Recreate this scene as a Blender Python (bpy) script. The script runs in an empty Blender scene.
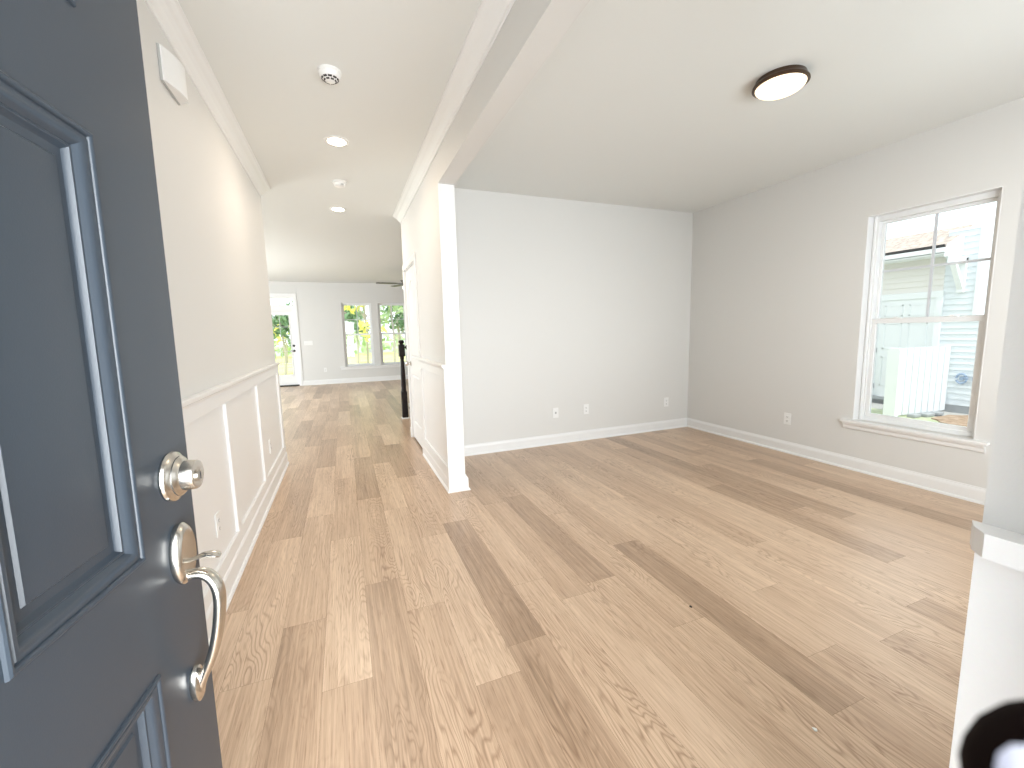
import bpy, bmesh, math, random
from mathutils import Vector, Matrix

# ------------------------------------------------------------------ camera, world, lights
SC = bpy.context.scene
COL = SC.collection
R = math.radians

cam_d = bpy.data.cameras.new('camera')
cam = bpy.data.objects.new('camera', cam_d)
COL.objects.link(cam)
F_PX = 420.65
cam_d.sensor_fit = 'HORIZONTAL'
cam_d.sensor_width = 36.0
cam_d.lens = 36.0 * F_PX / 1024.0
cam_d.clip_start = 0.005
cam_d.clip_end = 300
_y, _p, _r = R(21.588), R(-7.053), R(-1.339)
_f = Vector((math.sin(_y) * math.cos(_p), math.cos(_y) * math.cos(_p), math.sin(_p)))
_rt = Vector((math.cos(_y), -math.sin(_y), 0))
_up = _rt.cross(_f)
_rt2 = _rt * math.cos(_r) + _up * math.sin(_r)
_up2 = -_rt * math.sin(_r) + _up * math.cos(_r)
CAM = Vector((0, 0, 1.3062))
M = Matrix((( _rt2.x, _up2.x, -_f.x, CAM.x), (_rt2.y, _up2.y, -_f.y, CAM.y),
            (_rt2.z, _up2.z, -_f.z, CAM.z), (0, 0, 0, 1)))
cam.matrix_world = M
cam_d.dof.use_dof = True
cam_d.dof.focus_distance = 2.2
cam_d.dof.aperture_fstop = 14.0
SC.camera = cam

world = bpy.data.worlds.new('world')
SC.world = world
world.use_nodes = True
bg = world.node_tree.nodes['Background']
bg.inputs['Color'].default_value = (0.93, 0.97, 1.0, 1)
bg.inputs['Strength'].default_value = 1.75

SC.view_settings.view_transform = 'Standard'
SC.view_settings.look = 'None'
SC.view_settings.gamma = 1
SC.view_settings.use_curve_mapping = False
SC.view_settings.exposure = 0.17
SC.cycles.use_denoising = True
SC.cycles.max_bounces = 10
SC.cycles.diffuse_bounces = 6
SC.cycles.glossy_bounces = 4
SC.cycles.transparent_max_bounces = 12
SC.cycles.sample_clamp_indirect = 6.0


def area(name, loc, direction, sx, sy, power, color):
    d = bpy.data.lights.new(name, 'AREA')
    d.shape = 'RECTANGLE'
    d.size, d.size_y = sx, sy
    d.energy = power
    d.color = color
    o = bpy.data.objects.new(name, d)
    COL.objects.link(o)
    o.location = loc
    o.rotation_euler = Vector(direction).to_track_quat('-Z', 'Y').to_euler()
    return o


# daylight entering through the openings of the house (entry doorway, front windows)
area('daylight_entry', (0.25, -1.25, 1.25), (0, 1, 0.05), 1.4, 2.3, 178, (0.93, 0.97, 1.0))
fw_l = area('daylight_front_windows', (2.5, -0.95, 1.40), (0, 1, 0.0), 2.2, 1.9, 78, (0.87, 0.95, 1.0))
fw_l.data.spread = R(150)
area('added_side_fill', (-4.30, 8.8, 1.20), (1, 0, 0), 3.4, 2.0, 240, (0.84, 0.94, 1.0))  # lamp added out of view to brighten the far room
sun_d = bpy.data.lights.new('sun', 'SUN')
sun_d.energy = 2.6
sun_d.angle = R(1.0)
sun_d.color = (1.0, 0.95, 0.86)
sun = bpy.data.objects.new('sun', sun_d)
COL.objects.link(sun)
sun.rotation_euler = Vector((0.10, 0.50, -1.0)).to_track_quat('-Z', 'Y').to_euler()

# ------------------------------------------------------------------ materials
def mat(name, color, rough=0.5, metal=0.0, spec=0.5, bump=0.0, bscale=200, coat=0.0):
    m = bpy.data.materials.new(name)
    m.use_nodes = True
    nt = m.node_tree
    b = nt.nodes['Principled BSDF']
    b.inputs['Base Color'].default_value = (*color, 1)
    b.inputs['Roughness'].default_value = rough
    b.inputs['Metallic'].default_value = metal
    b.inputs['Specular IOR Level'].default_value = spec
    b.inputs['Coat Weight'].default_value = coat
    tc = nt.nodes.new('ShaderNodeTexCoord')
    n = nt.nodes.new('ShaderNodeTexNoise')
    n.inputs['Scale'].default_value = bscale
    n.inputs['Detail'].default_value = 3
    nt.links.new(tc.outputs['Object'], n.inputs['Vector'])
    # a faint procedural mottling of the colour
    mix = nt.nodes.new('ShaderNodeMixRGB')
    mix.blend_type = 'MULTIPLY'
    mix.inputs['Fac'].default_value = 0.04
    mix.inputs['Color1'].default_value = (*color, 1)
    nt.links.new(n.outputs['Color'], mix.inputs['Color2'])
    nt.links.new(mix.outputs['Color'], b.inputs['Base Color'])
    if bump:
        bp = nt.nodes.new('ShaderNodeBump')
        bp.inputs['Strength'].default_value = bump
        bp.inputs['Distance'].default_value = 0.002
        nt.links.new(n.outputs['Fac'], bp.inputs['Height'])
        nt.links.new(bp.outputs['Normal'], b.inputs['Normal'])
    return m


def emit(name, color, strength):
    m = bpy.data.materials.new(name)
    m.use_nodes = True
    nt = m.node_tree
    b = nt.nodes['Principled BSDF']
    b.inputs['Base Color'].default_value = (*color, 1)
    b.inputs['Emission Color'].default_value = (*color, 1)
    b.inputs['Emission Strength'].default_value = strength
    return m


def glass_mat():
    m = bpy.data.materials.new('window_glass')
    m.use_nodes = True
    nt = m.node_tree
    nt.nodes.clear()
    out = nt.nodes.new('ShaderNodeOutputMaterial')
    mx = nt.nodes.new('ShaderNodeMixShader')
    tr = nt.nodes.new('ShaderNodeBsdfTransparent')
    gl = nt.nodes.new('ShaderNodeBsdfGlossy')
    fr = nt.nodes.new('ShaderNodeFresnel')
    tr.inputs['Color'].default_value = (0.96, 0.98, 0.98, 1)
    gl.inputs['Roughness'].default_value = 0.02
    fr.inputs['IOR'].default_value = 1.35
    nt.links.new(fr.outputs['Fac'], mx.inputs['Fac'])
    nt.links.new(tr.outputs[0], mx.inputs[1])
    nt.links.new(gl.outputs[0], mx.inputs[2])
    nt.links.new(mx.outputs[0], out.inputs['Surface'])
    return m


def floor_mat():
    m = bpy.data.materials.new('oak_vinyl_plank')
    m.use_nodes = True
    nt = m.node_tree
    L = nt.links.new
    b = nt.nodes['Principled BSDF']
    tc = nt.nodes.new('ShaderNodeTexCoord')
    at = nt.nodes.new('ShaderNodeVertexColor')
    at.layer_name = 'plank'
    sp = nt.nodes.new('ShaderNodeSeparateColor')
    L(at.outputs['Color'], sp.inputs['Color'])
    cb = nt.nodes.new('ShaderNodeCombineXYZ')

    def mul(sock, k):
        n = nt.nodes.new('ShaderNodeMath')
        n.operation = 'MULTIPLY'
        n.inputs[1].default_value = k
        L(sock, n.inputs[0])
        return n.outputs[0]
    L(mul(sp.outputs['Green'], 37.0), cb.inputs['X'])
    L(mul(sp.outputs['Blue'], 53.0), cb.inputs['Y'])
    L(mul(sp.outputs['Green'], 11.0), cb.inputs['Z'])
    add = nt.nodes.new('ShaderNodeVectorMath')
    L(tc.outputs['Object'], add.inputs[0])
    L(cb.outputs[0], add.inputs[1])

    def mapped(sx, sy):
        mp = nt.nodes.new('ShaderNodeMapping')
        mp.inputs['Scale'].default_value = (sx, sy, 1)
        L(add.outputs[0], mp.inputs['Vector'])
        return mp.outputs[0]

    def noise(vec, scale, detail, dist=0.0, rough=0.55):
        n = nt.nodes.new('ShaderNodeTexNoise')
        n.inputs['Scale'].default_value = scale
        n.inputs['Detail'].default_value = detail
        n.inputs['Distortion'].default_value = dist
        n.inputs['Roughness'].default_value = rough
        L(vec, n.inputs['Vector'])
        return n.outputs['Fac']
    # cathedral figure: contour lines of a stretched noise field
    fld = noise(mapped(6.5, 1.0), 1.0, 2.5, 0.3, 0.45)
    k = mul(fld, 34.0)
    fr = nt.nodes.new('ShaderNodeMath')
    fr.operation = 'PINGPONG'
    fr.inputs[1].default_value = 0.5
    L(k, fr.inputs[0])
    ring = mul(fr.outputs[0], 2.0)
    rr = nt.nodes.new('ShaderNodeMapRange')
    rr.inputs['From Min'].default_value = 0.0
    rr.inputs['From Max'].default_value = 0.5
    rr.inputs['To Min'].default_value = 0.0
    rr.inputs['To Max'].default_value = 1.0
    L(ring, rr.inputs['Value'])
    streak = noise(mapped(110.0, 2.2), 1.0, 5.0, 0.4, 0.65)
    fine = noise(mapped(260.0, 14.0), 1.0, 2.0)
    broad = noise(mapped(9.0, 0.9), 1.0, 2.0)
    # how strong the cathedral lines are, in patches
    patch = noise(mapped(5.0, 1.1), 1.0, 1.0)
    pr = nt.nodes.new('ShaderNodeMapRange')
    pr.inputs['From Min'].default_value = 0.42
    pr.inputs['From Max'].default_value = 0.68
    L(patch, pr.inputs['Value'])
    # tone = plank tone + streaks
    def madd(a, kk, c):
        n = nt.nodes.new('ShaderNodeMath')
        n.operation = 'MULTIPLY_ADD'
        n.inputs[1].default_value = kk
        L(a, n.inputs[0])
        if isinstance(c, float):
            n.inputs[2].default_value = c
        else:
            L(c, n.inputs[2])
        return n.outputs[0]
    t = madd(sp.outputs['Red'], 0.50, 0.02)
    t = madd(streak, 0.75, t)
    t = madd(broad, 0.34, t)
    t = madd(fine, 0.12, t)
    t = madd(t, 1.55, -0.84)
    cr = nt.nodes.new('ShaderNodeValToRGB')
    e = cr.color_ramp.elements
    e[0].position, e[0].color = 0.0, (0.28, 0.18, 0.11, 1)
    e[1].position, e[1].color = 1.0, (0.74, 0.56, 0.40, 1)
    mid = cr.color_ramp.elements.new(0.5)
    mid.color = (0.52, 0.36, 0.24, 1)
    L(t, cr.inputs['Fac'])
    # dark cathedral lines
    inv = nt.nodes.new('ShaderNodeMath')
    inv.operation = 'SUBTRACT'
    inv.inputs[0].default_value = 1.0
    L(rr.outputs[0], inv.inputs[1])
    ln = nt.nodes.new('ShaderNodeMath')
    ln.operation = 'MULTIPLY'
    L(inv.outputs[0], ln.inputs[0])
    L(pr.outputs[0], ln.inputs[1])
    mx = nt.nodes.new('ShaderNodeMixRGB')
    mx.blend_type = 'MULTIPLY'
    mx.inputs['Color2'].default_value = (0.55, 0.47, 0.40, 1)
    L(mul(ln.outputs[0], 0.80), mx.inputs['Fac'])
    L(cr.outputs['Color'], mx.inputs['Color1'])
    # fine dark pores along the grain
    pore = noise(mapped(190.0, 9.0), 1.0, 2.0)
    pm = nt.nodes.new('ShaderNodeMapRange')
    pm.inputs['From Min'].default_value = 0.56
    pm.inputs['From Max'].default_value = 0.74
    L(pore, pm.inputs['Value'])
    mp_ = nt.nodes.new('ShaderNodeMixRGB')
    mp_.blend_type = 'MULTIPLY'
    mp_.inputs['Color2'].default_value = (0.62, 0.54, 0.46, 1)
    L(mul(pm.outputs[0], 0.8), mp_.inputs['Fac'])
    L(mx.outputs['Color'], mp_.inputs['Color1'])
    L(mp_.outputs['Color'], b.inputs['Base Color'])
    b.inputs['Roughness'].default_value = 0.33
    b.inputs['Specular IOR Level'].default_value = 0.85
    bp = nt.nodes.new('ShaderNodeBump')
    bp.inputs['Strength'].default_value = 0.12
    bp.inputs['Distance'].default_value = 0.001
    L(streak, bp.inputs['Height'])
    L(bp.outputs['Normal'], b.inputs['Normal'])
    return m


def lawn_mat(name, c1, c2, scale):
    m = bpy.data.materials.new(name)
    m.use_nodes = True
    nt = m.node_tree
    b = nt.nodes['Principled BSDF']
    tc = nt.nodes.new('ShaderNodeTexCoord')
    n = nt.nodes.new('ShaderNodeTexNoise')
    n.inputs['Scale'].default_value = scale
    n.inputs['Detail'].default_value = 6
    nt.links.new(tc.outputs['Object'], n.inputs['Vector'])
    cr = nt.nodes.new('ShaderNodeValToRGB')
    cr.color_ramp.elements[0].position = 0.35
    cr.color_ramp.elements[0].color = (*c1, 1)
    cr.color_ramp.elements[1].position = 0.65
    cr.color_ramp.elements[1].color = (*c2, 1)
    nt.links.new(n.outputs['Fac'], cr.inputs['Fac'])
    nt.links.new(cr.outputs['Color'], b.inputs['Base Color'])
    b.inputs['Roughness'].default_value = 0.95
    b.inputs['Specular IOR Level'].default_value = 0.1
    return m


WALL = mat('greige_wall_paint', (0.715, 0.708, 0.688), 0.6, spec=0.3, bump=0.08, bscale=350)
CEIL = mat('ceiling_paint', (0.775, 0.785, 0.765), 0.8, spec=0.2, bump=0.08, bscale=300)
TRIM = mat('white_trim_paint', (0.84, 0.84, 0.835), 0.32, spec=0.45)
VINYL = mat('white_vinyl', (0.82, 0.83, 0.83), 0.35)
GRID = mat('grey_white_window_grid', (0.60, 0.62, 0.65), 0.4)
PLASTIC = mat('white_plastic', (0.85, 0.85, 0.84), 0.35)
SLOT = mat('dark_slot', (0.03, 0.03, 0.03), 0.6)
GREYSLOT = mat('shadowed_recess_plastic', (0.45, 0.45, 0.44), 0.5)
NAVY = mat('charcoal_blue_door_paint', (0.033, 0.044, 0.058), 0.30, spec=0.45, bump=0.05, bscale=500)
NICKEL = mat('satin_nickel', (0.66, 0.63, 0.58), 0.24, metal=1.0)
NICKEL2 = mat('polished_nickel_face', (0.55, 0.52, 0.47), 0.30, metal=1.0)
BRONZE = mat('dark_bronze', (0.10, 0.062, 0.04), 0.28, metal=0.7)
ESPRESSO = mat('espresso_wood', (0.010, 0.005, 0.004), 0.4, spec=0.25)
BLACKM = mat('black_hardware', (0.02, 0.02, 0.02), 0.4)
FANM = mat('dark_fan_blade', (0.06, 0.055, 0.05), 0.45)
TREAD = mat('stair_carpet', (0.40, 0.36, 0.31), 0.95, bump=0.3, bscale=900)
GLASS = glass_mat()
FLOOR = floor_mat()
SUB = mat('plank_groove', (0.16, 0.10, 0.06), 0.9)
LENS = emit('led_lens_glow', (1.0, 0.86, 0.68), 14.0)
DOME = emit('warm_frosted_glass_glow', (1.0, 0.84, 0.62), 1.15)
FANLT = emit('fan_lamp_glow', (1.0, 0.95, 0.85), 1.5)
SIDING = mat('pale_vinyl_siding', (0.74, 0.79, 0.83), 0.6)
SIDING2 = mat('cream_vinyl_siding', (0.78, 0.76, 0.73), 0.6)
EXTW = mat('white_exterior_paint', (0.82, 0.85, 0.87), 0.6)
FENCEW = mat('white_fence_board', (0.80, 0.84, 0.88), 0.6)
SHINGLE = lawn_mat('tan_shingles', (0.36, 0.31, 0.28), (0.55, 0.48, 0.43), 14)
SOIL = mat('pale_grey_ground', (0.42, 0.42, 0.41), 0.95)
CONC = mat('grey_concrete', (0.36, 0.38, 0.40), 0.9)
HOSE = mat('blue_grey_hose', (0.30, 0.40, 0.55), 0.5)
LAWN = lawn_mat('lawn_grass', (0.62, 0.68, 0.26), (0.84, 0.82, 0.38), 1.4)
SIDEGRASS = lawn_mat('side_yard_grass', (0.38, 0.43, 0.28), (0.54, 0.58, 0.42), 7)
DIRT = lawn_mat('bare_dirt', (0.27, 0.19, 0.13), (0.44, 0.34, 0.26), 9)
BARK = mat('pale_bark', (0.46, 0.43, 0.38), 0.9)
LEAFY = mat('yellow_green_leaves', (0.80, 0.78, 0.22), 0.8)
LEAFG = mat('mid_green_leaves', (0.46, 0.62, 0.32), 0.8)
LEAFD = mat('dark_green_leaves', (0.20, 0.34, 0.18), 0.8)
SKIN = mat('deep_brown_skin', (0.006, 0.0022, 0.002), 0.7, spec=0.05)
NAIL = mat('glossy_fingernail', (0.10, 0.10, 0.13), 0.45)
REDCHIP = mat('dark_chip', (0.03, 0.02, 0.02), 0.6)


# ------------------------------------------------------------------ mesh helpers
class MB:
    """collects shapes and links them as one mesh object"""

    def __init__(s):
        s.bm = bmesh.new()

    def _add(s, verts, faces):
        vs = [s.bm.verts.new(v) for v in verts]
        out = []
        for f in faces:
            try:
                out.append(s.bm.faces.new([vs[i] for i in f]))
            except ValueError:
                pass
        return vs, out

    def box(s, x0, x1, y0, y1, z0, z1, bev=0.0, seg=1):
        v = [(x, y, z) for x in (x0, x1) for y in (y0, y1) for z in (z0, z1)]
        f = [(0, 1, 3, 2), (4, 6, 7, 5), (0, 4, 5, 1), (2, 3, 7, 6), (0, 2, 6, 4), (1, 5, 7, 3)]
        vs, fs = s._add(v, f)
        if bev > 0:
            ed = list({e for q in fs for e in q.edges})
            bmesh.ops.bevel(s.bm, geom=ed, offset=bev, segments=seg, profile=0.5, affect='EDGES')
        return s

    def prism(s, poly, axis, a0, a1):
        """poly of 2D points extruded along axis ('x','y','z') from a0 to a1"""
        def P(p, a):
            if axis == 'x':
                return (a, p[0], p[1])
            if axis == 'y':
                return (p[0], a, p[1])
            return (p[0], p[1], a)
        n = len(poly)
        v = [P(p, a0) for p in poly] + [P(p, a1) for p in poly]
        f = [tuple(range(n)), tuple(range(2 * n - 1, n - 1, -1))]
        f += [(i, (i + 1) % n, n + (i + 1) % n, n + i) for i in range(n)]
        s._add(v, f)
        return s

    def lathe(s, prof, center, axis='z', n=32, sx=1.0, sy=1.0):
        """prof [(r, h)] turned about axis through center; h along +axis"""
        cx, cy, cz = center
        rings = []
        for (r, h) in prof:
            ring = []
            for k in range(n):
                a = 2 * math.pi * k / n
                c, d = r * math.cos(a) * sx, r * math.sin(a) * sy
                if axis == 'z':
                    p = (cx + c, cy + d, cz + h)
                elif axis == 'y':
                    p = (cx + c, cy + h, cz + d)
                else:
                    p = (cx + h, cy + c, cz + d)
                ring.append(s.bm.verts.new(p))
            rings.append(ring)
        for i in range(len(rings) - 1):
            for k in range(n):
                s.bm.faces.new((rings[i][k], rings[i][(k + 1) % n], rings[i + 1][(k + 1) % n], rings[i + 1][k]))
        s.bm.faces.new(rings[0][::-1])
        s.bm.faces.new(rings[-1])
        return s

    def tube(s, pts, radii, n=10, flat=None):
        """tube along pts; flat=(u, ku, kv): scale of the section along u / across"""
        pts = [Vector(p) for p in pts]
        rings = []
        for i, p in enumerate(pts):
            t = (pts[min(i + 1, len(pts) - 1)] - pts[max(i - 1, 0)]).normalized()
            ref = Vector(flat[0]) if flat else (Vector((0, 0, 1)) if abs(t.z) < 0.9 else Vector((1, 0, 0)))
            u = (ref - t * ref.dot(t)).normalized()
            w = t.cross(u)
            r = radii[i] if isinstance(radii, (list, tuple)) else radii
            ku, kv = (flat[1], flat[2]) if flat else (1, 1)
            rings.append([s.bm.verts.new(p + u * (r * ku * math.cos(2 * math.pi * k / n)) +
                                         w * (r * kv * math.sin(2 * math.pi * k / n))) for k in range(n)])
        for i in range(len(rings) - 1):
            for k in range(n):
                s.bm.faces.new((rings[i][k], rings[i][(k + 1) % n], rings[i + 1][(k + 1) % n], rings[i + 1][k]))
        s.bm.faces.new(rings[0][::-1])
        s.bm.faces.new(rings[-1])
        return s

    def molding(s, path, prof, closed=False):
        """prof [(out, z)] swept along XY path; 'out' is to the LEFT of travel"""
        P = [Vector((p[0], p[1])) for p in path]
        n = len(P)
        offs = []
        for i in range(n):
            if closed:
                d0 = (P[i] - P[i - 1]).normalized()
                d1 = (P[(i + 1) % n] - P[i]).normalized()
            else:
                d0 = (P[i] - P[i - 1]).normalized() if i > 0 else (P[1] - P[0]).normalized()
                d1 = (P[i + 1] - P[i]).normalized() if i < n - 1 else d0
            n0, n1 = Vector((-d0.y, d0.x)), Vector((-d1.y, d1.x))
            b = (n0 + n1)
            b = b / max(b.length_squared / 2, 1e-6)
            offs.append(b)
        rings = []
        for p, o in zip(P, offs):
            rings.append([s.bm.verts.new((p.x + o.x * a, p.y + o.y * a, z)) for a, z in prof])
        m = len(prof)
        rng = range(n) if closed else range(n - 1)
        for i in rng:
            j = (i + 1) % n
            for k in range(m):
                s.bm.faces.new((rings[i][k], rings[i][(k + 1) % m], rings[j][(k + 1) % m], rings[j][k]))
        if not closed:
            s.bm.faces.new(rings[0])
            s.bm.faces.new(rings[-1][::-1])
        return s

    def rings(s, x0, x1, z0, z1, prof, y=0.0, sgn=-1):
        """panel moulding in the XZ plane: prof [(inset, height)]; last ring is capped"""
        rs = []
        for ins, h in prof:
            rs.append([s.bm.verts.new(p) for p in ((x0 + ins, y + sgn * h, z0 + ins), (x1 - ins, y + sgn * h, z0 + ins),
                                                   (x1 - ins, y + sgn * h, z1 - ins), (x0 + ins, y + sgn * h, z1 - ins))])
        for i in range(len(rs) - 1):
            for k in range(4):
                s.bm.faces.new((rs[i][k], rs[i][(k + 1) % 4], rs[i + 1][(k + 1) % 4], rs[i + 1][k]))
        s.bm.faces.new(rs[-1])
        return s

    def build(s, name, material, parent=None, origin=None, smooth=False, keep=False, world_origin=True):
        """origin: where the object's own origin stands. With a parent at that place the
        coordinates given in world space end up right."""
        if not keep:
            bmesh.ops.recalc_face_normals(s.bm, faces=s.bm.faces[:])
        o0 = Vector(origin) if origin is not None else Vector((0, 0, 0))
        if origin is not None:
            bmesh.ops.translate(s.bm, verts=s.bm.verts[:], vec=-o0)
        me = bpy.data.meshes.new(name)
        s.bm.to_mesh(me)
        s.bm.free()
        mats = material if isinstance(material, (list, tuple)) else [material]
        for m in mats:
            me.materials.append(m)
        o = bpy.data.objects.new(name, me)
        COL.objects.link(o)
        if parent is not None:
            o.parent = parent
            if origin is not None and not world_origin:
                o.location = o0
        elif origin is not None:
            o.location = o0
        if smooth:
            for p in me.polygons:
                p.use_smooth = True
            try:
                me.set_sharp_from_angle(angle=R(38))
            except Exception:
                pass
        return o


def tag(o, label=None, cat=None, group=None, kind=None):
    if label:
        o['label'] = label
    if cat:
        o['category'] = cat
    if group:
        o['group'] = group
    if kind:
        o['kind'] = kind
    return o


def empty(name, loc, label, cat, group=None, kind=None, rotz=0.0):
    o = bpy.data.objects.new(name, None)
    COL.objects.link(o)
    o.location = loc
    o.rotation_euler = (0, 0, rotz)
    o.empty_display_size = 0.1
    return tag(o, label, cat, group, kind)


def child(mb, name, material, root, smooth=False, label=None, parent=None):
    """part in world coordinates under a root (or under a part of it) without rotation"""
    o = mb.build(name, material, parent or root, origin=root.location, smooth=smooth)
    if label:
        o['label'] = label
    return o


def copy_tree(o, parent=None):
    c = o.copy()
    COL.objects.link(c)
    if parent is not None:
        c.parent = parent
    for ch in list(o.children):
        copy_tree(ch, c)
    return c


def struct(mb, name, material, label, cat, origin=None, smooth=False):
    return tag(mb.build(name, material, origin=origin, smooth=smooth), label, cat, kind='structure')


# ------------------------------------------------------------------ key dimensions
H = 2.74
XA = -0.65            # hall left wall
XB, XB2 = 0.749, 0.8745   # hall right wall, both faces
XC = 4.198            # window wall
YD = 4.273            # living back wall
YC = 3.324            # end of the opening (column)
YL = 4.839            # end of hall left wall
YR = 5.48             # end of hall right wall
YE = 12.574           # far wall
BEAMZ = 2.4424
ZR = 1.058            # chair rail

# ------------------------------------------------------------------ floor
def build_floor():
    rnd = random.Random(11)
    W, LN, X0 = 0.178, 1.245, 0.018
    bm = bmesh.new()
    lay = bm.loops.layers.float_color.new('plank')
    joints = {0: 2.215, 1: 1.915, 2: 1.376, 3: 1.515, 6: 1.765, 7: 1.33, 8: 0.79, 9: 0.99, 11: 0.93,
              -1: 1.575, -2: 2.02, 13: 2.26, 15: 2.51, 17: 2.955}
    tones = {(0, -1): 0.22, (0, 0): 0.5, (0, 1): 0.15, (3, 0): 0.18, (3, -1): 0.26, (2, -1): 0.30, (2, 0): 0.75,
             (8, 0): 0.2, (8, -1): 0.5, (6, 0): 0.22, (6, -1): 0.6, (1, 0): 0.7, (1, -1): 0.62, (1, 1): 0.72, (1, 2): 0.25,
             (2, 2): 0.2, (-2, 2): 0.2, (-2, -1): 0.33, (-2, 0): 0.6, (11, 0): 0.75, (11, -1): 0.55, (15, -1): 0.25,
             (9, -1): 0.6, (9, 0): 0.7, (7, -1): 0.7, (7, 0): 0.6, (-1, -1): 0.42, (-1, 0): 0.75, (4, 0): 0.7, (5, 0): 0.75,
             (4, -1): 0.75, (5, -1): 0.5, (10, -1): 0.45}
    xmin, xmax, ymin, ymax = -4.3, 4.7, -0.16, YE + 0.02
    g = 0.00035
    k0, k1 = math.floor((xmin - X0) / W), math.ceil((xmax - X0) / W)
    for k in range(k0, k1):
        xa, xb = X0 + k * W + g, X0 + (k + 1) * W - g
        j0 = joints.get(k, rnd.uniform(0, LN))
        n0 = math.floor((ymin - j0) / LN)
        n1 = math.ceil((ymax - j0) / LN)
        for n in range(n0, n1):
            ya, yb = max(ymin, j0 + n * LN + g), min(ymax, j0 + (n + 1) * LN - g)
            if yb - ya < 0.01:
                continue
            t = rnd.choice((0.25, 0.4, 0.5, 0.55, 0.62, 0.7, 0.78)) + rnd.uniform(-.05, .05)
            c = (tones.get((k, n), t), rnd.random(), rnd.random(), 1)
            vs = [bm.verts.new(p) for p in ((xa, ya, 0), (xb, ya, 0), (xb, yb, 0), (xa, yb, 0))]
            f = bm.faces.new(vs)
            for lp in f.loops:
                lp[lay] = c
    v = [bm.verts.new(p) for p in ((xmin, ymin, -.0015), (xmax, ymin, -.0015), (xmax, ymax, -.0015), (xmin, ymax, -.0015))]
    f = bm.faces.new(v)
    f.material_index = 1
    # slab edge below
    v2 = [bm.verts.new(p) for p in ((xmin, ymin, -.34), (xmax, ymin, -.34), (xmax, ymax, -.34), (xmin, ymax, -.34))]
    for i in range(4):
        q = bm.faces.new((v[i], v2[i], v2[(i + 1) % 4], v[(i + 1) % 4]))
        q.material_index = 1
    me = bpy.data.meshes.new('floor')
    bm.to_mesh(me)
    bm.free()
    me.materials.append(FLOOR)
    me.materials.append(SUB)
    o = bpy.data.objects.new('floor', me)
    COL.objects.link(o)
    tag(o, 'light oak plank floor running the length of the hall and rooms', 'floor', kind='structure')


build_floor()

# ------------------------------------------------------------------ ceiling, walls, beam
struct(MB().box(-4.5, 4.8, -0.3, YE + 0.2, H, H + 0.25), 'ceiling', CEIL, 'flat pale ceiling over the hall and rooms', 'ceiling')

struct(MB().box(XA - 0.12, XA, -0.16, YL, 0, H), 'wall_left', WALL, 'long greige hall wall above white wainscot on the left', 'wall')
m = MB().box(-4.3, -4.2, YL - 0.12, 7.1, 0, H).box(-4.3, -4.2, 10.5, YE, 0, H).box(-4.3, -4.2, 7.1, 10.5, 2.2, H)  # opening added for the fill lamp set in it
m.box(-4.3, XA - 0.12, YL - 0.12, YL, 0, H)
struct(m, 'wall_family_side', WALL, 'side wall of the far room out of view', 'wall')
struct(MB().box(XB2, XC, YD, YD + 0.12, 0, H), 'wall_back', WALL, 'greige back wall of the empty front room', 'wall')

# window wall of the front room: opening
WY0, WY1, WZ0, WZ1 = 1.533, 2.317, 0.454, 2.203
WT = 0.17
m = MB().box(XC, XC + WT, WY1, YD + 0.12, 0, H).box(XC, XC + WT, -0.16, WY0, 0, H)
m.box(XC, XC + WT, WY0, WY1, 0, WZ0).box(XC, XC + WT, WY0, WY1, WZ1, H)
struct(m, 'wall_right', WALL, 'greige right wall of the front room holding the window', 'wall')

# hall right wall beyond the column (closet door opening inside it)
DY0, DY1, DZ = 4.575, 5.36, 2.075     # slab opening
m = MB().box(XB, XB2, YC + 0.012, DY0, 0, H).box(XB, XB2, DY1, YR, 0, H).box(XB, XB2, DY0, DY1, DZ, H)
struct(m, 'wall_hall_right', WALL, 'short greige hall wall between the white post and the closet door', 'wall')
struct(MB().box(XB2, 4.7, YR - 0.12, YR, 0, H), 'wall_stair', WALL, 'wall beside the stairs behind the closet', 'wall')
struct(MB().box(4.6, 4.7, YR, YE, 0, H), 'wall_family_right', WALL, 'right wall of the far room out of view', 'wall')

# far wall with patio door and two windows
FD0, FD1, FDZ = -2.14, -1.145, 2.37
W1 = (0.006, 0.787)
W2 = (0.962, 1.743)
FZ0, FZ1 = 0.457, 2.202
FT = 0.15
m = MB()
xs = [(-4.3, FD0), (FD1, W1[0]), (W1[1], W2[0]), (W2[1], 4.7)]
for a, b in xs:
    m.box(a, b, YE, YE + FT, 0, H)
m.box(FD0, FD1, YE, YE + FT, FDZ, H)
for a, b in (W1, W2):
    m.box(a, b, YE, YE + FT, 0, FZ0).box(a, b, YE, YE + FT, FZ1, H)
struct(m, 'wall_far', WALL, 'grey far wall with the patio door and two windows', 'wall')

# front wall around the entry and the front windows (behind the camera)
m = MB().box(-0.77, -0.40, -0.16, -0.02, 0, H).box(0.545, 1.6, -0.16, -0.02, 0, H).box(3.4, XC, -0.16, -0.02, 0, H)
m.box(-0.40, 0.545, -0.16, -0.02, 2.08, H).box(1.6, 3.4, -0.16, -0.02, 0, 0.6).box(1.6, 3.4, -0.16, -0.02, 2.2, H)
struct(m, 'wall_front', WALL, 'front wall around the entry doorway', 'wall')

# beam over the wide opening
struct(MB().box(XB, XB2, -0.02, YC + 0.012, BEAMZ, H), 'ceiling_beam', WALL,
       'dropped greige beam between the hall and the front room', 'beam')
# white cased end post of the hall wall
struct(MB().box(XB - 0.001, XB2 + 0.001, YC, YC + 0.0115, 0, BEAMZ - .0005, 0.0015), 'trim_1', TRIM,
       'white board casing the end of the hall wall', 'trim')

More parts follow.
